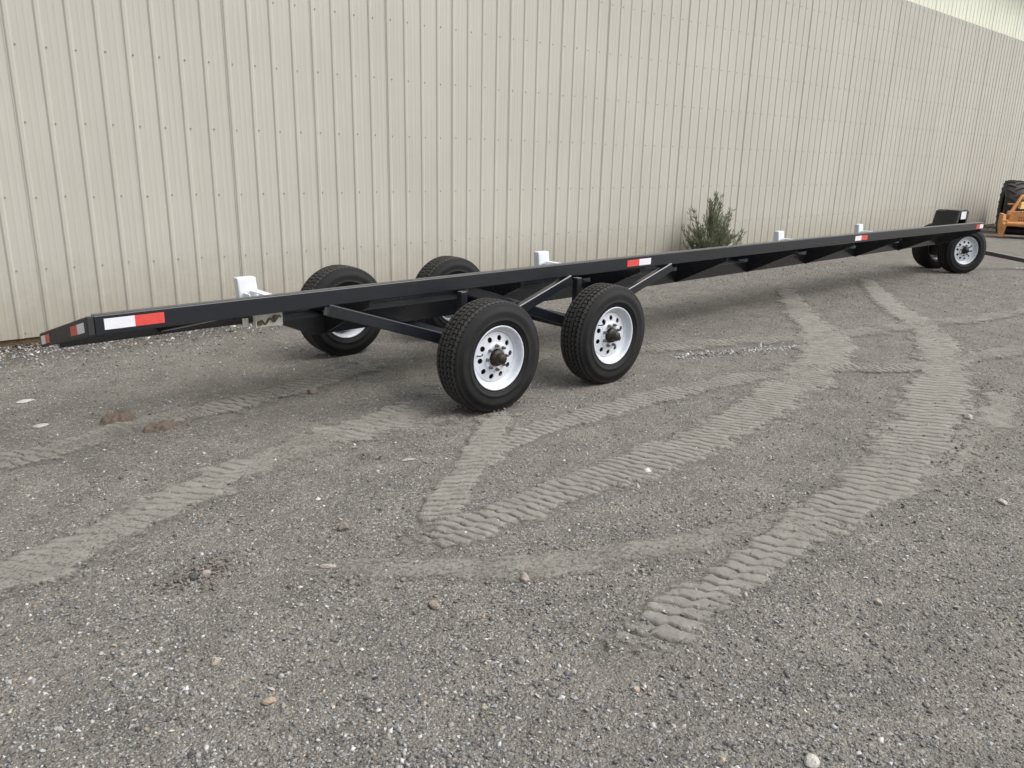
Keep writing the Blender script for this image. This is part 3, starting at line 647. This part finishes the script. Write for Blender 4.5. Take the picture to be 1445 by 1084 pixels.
# front stop bracket
st = empty('front_stop', (12.85, .60, .0), 0, parent=trailer, label='black bent steel front stop with a white sticker')
st.scale = (.86, 1, .955)
b = bmesh.new()
hexa(b, [(0, .02, .70), (.02, .02, .70), (.02, .36, .70), (0, .36, .70), (.15, .02, 1.02), (.18, .02, 1.02), (.18, .36, 1.02), (.15, .36, 1.02)], .003); bm_obj('slanted_plate', b, M_black, st)
b = bmesh.new(); 
V8 = [(.02, .0, .70), (.10, .0, .70), (.24, .0, 1.02), (.15, .0, 1.02)]
A = [b.verts.new(p) for p in V8]; B = [b.verts.new((p[0], .018, p[2])) for p in V8]
b.faces.new(A); b.faces.new(B[::-1])
for k in range(4): b.faces.new((A[k], B[k], B[(k+1) % 4], A[(k+1) % 4]))
bm_obj('side_plate', b, M_black, st)
b = bmesh.new(); box(b, .18, .62, .02, .34, 1.022, 1.036, .002); bm_obj('top_plate', b, M_black, st)
b = bmesh.new(); hexa(b, [(.50, .0, .70), (.58, .0, .70), (.58, .34, .70), (.50, .34, .70), (.58, .0, 1.02), (.63, .0, 1.02), (.63, .34, 1.02), (.58, .34, 1.02)], .003); bm_obj('front_plate', b, M_black, st)
b = bmesh.new(); box(b, .245, .60, .0, .012, .88, 1.02, .002); sp_ = bm_obj('sticker_plate', b, M_black, st)
b = bmesh.new(); box(b, .255, .50, -.0025, -.0005, .888, 1.012); bm_obj('sticker', b, M_tapew, sp_)

# ================================================================== SHRUB
shrub = empty('shrub', (11.35, 7.45, 0), label='bushy grey-green shrub growing against the wall foot', cat='shrub')
b = bmesh.new(); leaves = []; lcols = []
def stem(base, tip, rad, nleaf, llen):
    base, tip = Vector(base), Vector(tip); mid = base.lerp(tip, .5)+Vector((random.uniform(-.05, .05), random.uniform(-.04, .04), -.02)); pts = []
    for k in range(7):
        t_ = k/6; pts.append(base.lerp(mid, t_).lerp(mid.lerp(tip, t_), t_))
    tube(b, pts, [rad*(1-.8*k/6) for k in range(7)], 5)
    tone = random.uniform(.75, 1.25)
    for k in range(nleaf):
        t_ = .12+.9*random.random(); t_ = min(t_, 1.0); p = base.lerp(mid, t_).lerp(mid.lerp(tip, t_), t_)
        d = (tip-base).normalized()*.8+Vector((random.gauss(0, .45), random.gauss(0, .45), random.gauss(.25, .3))); d.normalize()
        s = d.cross(Vector((random.gauss(0, 1), random.gauss(0, 1), random.gauss(0, 1)))).normalized(); L_ = llen*random.uniform(.6, 1.3); w_ = L_*.075
        p = p+Vector((random.gauss(0, .012), random.gauss(0, .012), 0)); m = p+d*L_*.5+Vector((0, 0, -.004))
        leaves.append((p, m+s*w_, p+d*L_, m-s*w_)); q = tone*random.uniform(.7, 1.3); lcols.append((.185*q, .205*q, .130*q))
for k in range(95):
    x0 = random.gauss(-.10, .22); tx = random.gauss(-.12, .36)
    top = 1.02-.95*abs(tx+.20) if tx < -.2 else 1.02-.72*(tx+.20)
    if tx > .35: top = .62-.45*(tx-.35)
    top *= random.uniform(.55, 1.0) if abs(tx+.18) > .06 else random.uniform(.8, 1.06)
    stem((x0*.5, random.gauss(0, .08), 0), (tx, random.gauss(0, .16), max(.22, top)), .006, 78, .080)
for tx, tz in ((-.20, 1.12), (-.22, 1.02), (-.15, 1.0), (-.17, 1.10), (-.12, 1.05), (-.05, .98), (.16, .78), (.34, .80), (.30, .74), (.85, .47), (.80, .40), (.55, .50), (-.5, .62), (-.6, .5), (-.62, .42)):
    stem((tx*.3-.05, random.gauss(0, .05), 0), (tx, random.gauss(0, .08), tz), .008, 150, .085)
bm_obj('stem', b, M_bark, shrub)
V = [p for lf in leaves for p in lf]; Fc = [(4*i, 4*i+1, 4*i+2, 4*i+3) for i in range(len(leaves))]
o = mesh_obj('foliage', V, Fc, M_leaf, shrub); at = o.data.color_attributes.new('col', 'FLOAT_COLOR', 'POINT')
cc = np.concatenate([np.repeat(np.array(lcols), 4, 0), np.ones((len(lcols)*4, 1))], 1); at.data.foreach_set('color', cc.reshape(-1).astype(np.float32))

# ================================================================== ORANGE IMPLEMENT AND TRACTOR BEYOND
IA = math.atan2(-.9165, .40); IO = (22.0, 6.35, 0)
imp = empty('mower', IO, IA, label='orange tractor-mounted mower deck at the far right edge', cat='implement')
b = bmesh.new(); prism(b, [(.10, .30), (1.85, .30), (1.80, .62), (.16, .62)], .10, .75); bm_obj('deck', b, M_or, imp)
for xx in (0.03, 1.87):
    b = bmesh.new(); A = [(-.02, .08), (.10, .06), (.55, .10), (.80, .30), (.75, .56), (.12, .56), (-.06, .34)]
    v0 = [b.verts.new((xx-.03, p[0], p[1])) for p in A]; v1 = [b.verts.new((xx+.03, p[0], p[1])) for p in A]; n = len(A)
    b.faces.new(v0); b.faces.new(v1[::-1])
    for k in range(n): b.faces.new((v0[k], v1[k], v1[(k+1) % n], v0[(k+1) % n]))
    bm_obj('side_skid', b, M_or, imp)
b = bmesh.new(); hexa(b, [(-.06, -.02, .03), (.05, -.02, .03), (.05, .08, .03), (-.06, .08, .03), (-.02, -.02, .44), (.12, -.02, .44), (.12, .08, .44), (-.02, .08, .44)], .01); bm_obj('front_skid', b, M_or, imp)
b = bmesh.new(); cyl(b, (.08, .02, .345), (1.86, .02, .345), .055, .055, 20); bm_obj('front_tube', b, M_or, imp)
b = bmesh.new(); cyl(b, (.15, .45, .16), (1.8, .45, .16), .10, .10, 16); bm_obj('rotor', b, M_dark, imp)
b = bmesh.new(); bar(b, (.13, .12, .55), (.36, .40, 1.02), .05, .05); bar(b, (.36, .40, 1.02), (.62, .70, .66), .05, .05); bm_obj('mast', b, M_or, imp)
b = bmesh.new(); bar(b, (.08, .35, .80), (.40, .35, .80), .05, .03); bar(b, (.26, .35, .80), (.20, .3, .64), .12, .02); bm_obj('link_arm', b, M_or, imp)
b = bmesh.new(); hexa(b, [(.32, .12, .70), (.80, .12, .70), (.80, .5, .70), (.32, .5, .70), (.36, .30, .86), (.76, .30, .86), (.76, .5, .86), (.36, .5, .86)], .008); bm_obj('gearbox_guard', b, M_yel, imp)
b = bmesh.new()
for zz in (.44, .50):
    for xx in (.34, .39, .44): cyl(b, (xx, .098, zz), (xx, .085, zz), .013, .013, 6)
bm_obj('bolt_plate', b, M_dark, imp)
trc = empty('tractor', (22.0+1.9*.9165+.9*.40, 6.35+1.9*.40-.9*.9165, 0), IA, label='tractor with big black lugged tyres behind the orange mower', cat='tractor')
def ag_tyre(name, Rr, hw):
    pr = [(-hw*.7, Rr*.52), (-hw*.95, Rr*.62), (-hw, Rr*.78), (-hw*.93, Rr*.90), (-hw*.55, Rr*.945), (0, Rr*.955), (hw*.55, Rr*.945), (hw*.93, Rr*.90), (hw, Rr*.78), (hw*.95, Rr*.62), (hw*.7, Rr*.52)]
    V, Fc = lathe(pr, 64); b = bmesh.new(); vs = [b.verts.new(v) for v in V]
    for f in Fc: b.faces.new([vs[i] for i in f]).smooth = True
    for k in range(20):
        for sgn in (-1, 1):
            a0 = 2*math.pi*(k+(.5 if sgn > 0 else 0))/20; pts = []
            for t_ in (0, .5, 1):
                a = a0+.20*t_; y = sgn*hw*(1.0-.96*t_); rr = Rr*(.90+.06*min(1, t_*2)); rt_ = Rr*(.965+.035*min(1, t_*3))
                pts.append((a, y, rr, rt_))
            ring = []
            for a, y, r0_, r1_ in pts:
                da = .030; ring.append([b.verts.new((q*math.cos(a+e), y, q*math.sin(a+e))) for q, e in ((r0_-.03, -da), (r1_, -da*.7), (r1_, da*.7), (r0_-.03, da))])
            for A_, B_ in zip(ring, ring[1:]):
                for m_ in range(4): b.faces.new((A_[m_], A_[(m_+1) % 4], B_[(m_+1) % 4], B_[m_]))
            b.faces.new(ring[0]); b.faces.new(ring[-1][::-1])
    return bm_mesh(name, b, M_rub)
AG = ag_tyre('tyre', .68, .21); AGR = lathe_mesh('rim', [(-.15, .35), (-.155, .37), (-.13, .34), (-.05, .30), (-.04, .10), (-.04, 0)], 40, M_yel)
for sx_ in (-.55, .80):
    wq = share('rear_tyre', AG, trc, (sx_, 0, .665), (0, 0, math.pi/2)); share('rim', AGR, wq); 
b = bmesh.new(); cyl(b, (-.55, 0, .665), (.80, 0, .665), .09); box(b, -.05, .30, -.2, .35, .45, .95, .03); bm_obj('axle_housing', b, M_dark, trc)
b = bmesh.new(); prism(b, [(-.02, .62), (.27, .62), (.27, 1.20), (-.02, 1.20)], .4, 2.2); bm_obj('hood', b, M_or, trc)
for sx_ in (-.42, .67):
    b = bmesh.new(); cyl(b, (sx_-.09, 1.9, .36), (sx_+.09, 1.9, .36), .36, .36, 28); bm_obj('front_tyre', b, M_rub, trc)
b = bmesh.new(); box(b, -.12, .37, .15, .6, .96, 1.06, .03); box(b, -.12, .37, .10, .17, 1.05, 1.45, .03); bm_obj('seat', b, M_dark, trc)

# ================================================================== LOOSE STONES AND CLODS
def rock(name, x, y, sx_, sy_, sz_, col, label, cat='stone', rz=0, seed=0, mat=None, group=None):
    b = bmesh.new(); bmesh.ops.create_icosphere(b, subdivisions=3, radius=1.0); rg = np.random.default_rng(seed+100)
    pl = rg.normal(0, 1, (9, 3)); pl /= np.linalg.norm(pl, axis=1)[:, None]; off = rg.uniform(.62, .95, 9)
    for v in b.verts:
        p = np.array(v.co)
        for n_, o_ in zip(pl, off):
            d = p@n_-o_
            if d > 0: p = p-n_*d*.92
        p = p*(1+.05*math.sin(p[0]*9+seed)*math.sin(p[1]*8+p[2]*7)); v.co = (p[0]*sx_, p[1]*sy_, p[2]*sz_)
    o = bm_obj(name, b, mat or M_stone, None, label=label, cat=cat, group=group); o.location = (x, y, sz_*.50); o.rotation_euler = (0, 0, rz)
    if mat is None:
        at = o.data.color_attributes.new('col', 'FLOAT_COLOR', 'POINT'); at.data.foreach_set('color', np.tile([*col, 1], len(o.data.vertices)).astype(np.float32))
    return o
ST = [
 (1.72, 2.985, .034, .028, .026, (.24, .19, .15), 'brown-grey angular stone alone left of the picture centre', 1.0),
 (3.37, 2.502, .036, .022, .020, (.60, .58, .54), 'bright white stone beside the long diagonal track', .3),
 (2.056, 2.112, .030, .022, .016, (.32, .25, .20), 'pinkish tan stone on the curved dust band', .9),
 (1.643, 2.181, .020, .030, .018, (.34, .25, .17), 'small tan stone below the curved dust band', .2),
 (1.484, 2.718, .038, .014, .012, (.40, .33, .26), 'long flat buff stone left of the curved dust band', -.7),
 (1.02, 2.99, .022, .018, .018, (.075, .075, .078), 'dark grey stone beside the reddish soil heap', .5),
 (1.072, 2.985, .020, .018, .016, (.36, .31, .25), 'pale tan stone beside the reddish soil heap', .5),
 (.862, 2.388, .022, .014, .012, (.38, .29, .22), 'salmon stone in the left foreground with pale chips round it', .5),
 (.905, 2.080, .026, .015, .013, (.40, .28, .17), 'orange-tan flat stone near the bottom edge', -.5),
 (1.843, 1.348, .014, .013, .011, (.44, .32, .22), 'small orange-pink stone under the right foreground track', .4),
 (1.404, 1.608, .013, .012, .009, (.40, .30, .20), 'tiny buff stone at the bottom centre', .1),
 (3.01, 1.05, .020, .016, .014, (.44, .36, .26), 'cream stone in the gravel at right', .8),
 (1.658, 1.708, .016, .014, .018, (.30, .28, .25), 'upright grey-buff stone in the bottom centre', .8),
 (1.064, 6.032, .058, .035, .010, (.50, .49, .47), 'largest flat white stone behind, at far left', .2),
 (1.014, 5.414, .050, .030, .010, (.45, .44, .42), 'flat pale stone at far left in front of the white one', .3),
 (5.89, 1.681, .036, .028, .026, (.42, .38, .32), 'pale stone on the outer edge of the right-hand bend', .2),
 (1.976, .798, .026, .022, .016, (.52, .47, .40), 'cream stone cut by the bottom edge at right', .2),
 (4.504, 1.049, .036, .024, .012, (.46, .40, .33), 'flat cream stone near the right edge', .6),
 (2.448, 3.504, .045, .018, .008, (.34, .33, .31), 'flat grey stone left of the short track', -.3),
 (2.674, 5.016, .045, .035, .028, (.20, .15, .13), 'reddish brown stone under the trailer left of the wheels', .4)]
for i, (x, y, a, b_, c_, col, lab, rz) in enumerate(ST):
    g_ = sum(col)/3; col = tuple(.45*g_+.55*q for q in col); rock('stone', x, y, a, b_, c_, col, lab, rz=rz, seed=i)
def clod(x, y, sx_, sy_, sz_, lab, seed):
    n = 46; q = np.linspace(-1, 1, n); Xg, Yg = np.meshgrid(q, q, indexing='ij'); rr = np.hypot(Xg, Yg)
    lim = .62+.55*(fbm(Xg*1.8+9, Yg*1.8+seed, seed)-.2); e_ = np.clip((lim-rr)/.22, 0, 1); h = e_**.6*(.15+1.7*fbm(Xg*6+5, Yg*6+seed, seed+9))
    V = np.stack([Xg*sx_, Yg*sy_, h*sz_-.022*(1-e_)-.002], 2)
    o = grid_mesh('mud_clod', V, n, n, M_clod, {}, None, label=lab, cat='mud clod'); o.location = (x, y, .014); o.rotation_euler = (0, 0, .3)
clod(1.41, 5.237, .17, .10, .030, 'larger brown mud clod lying left in front of the tail', 3)
clod(1.565, 4.93, .15, .09, .016, 'flatter brown mud clod right of the larger one', 14)
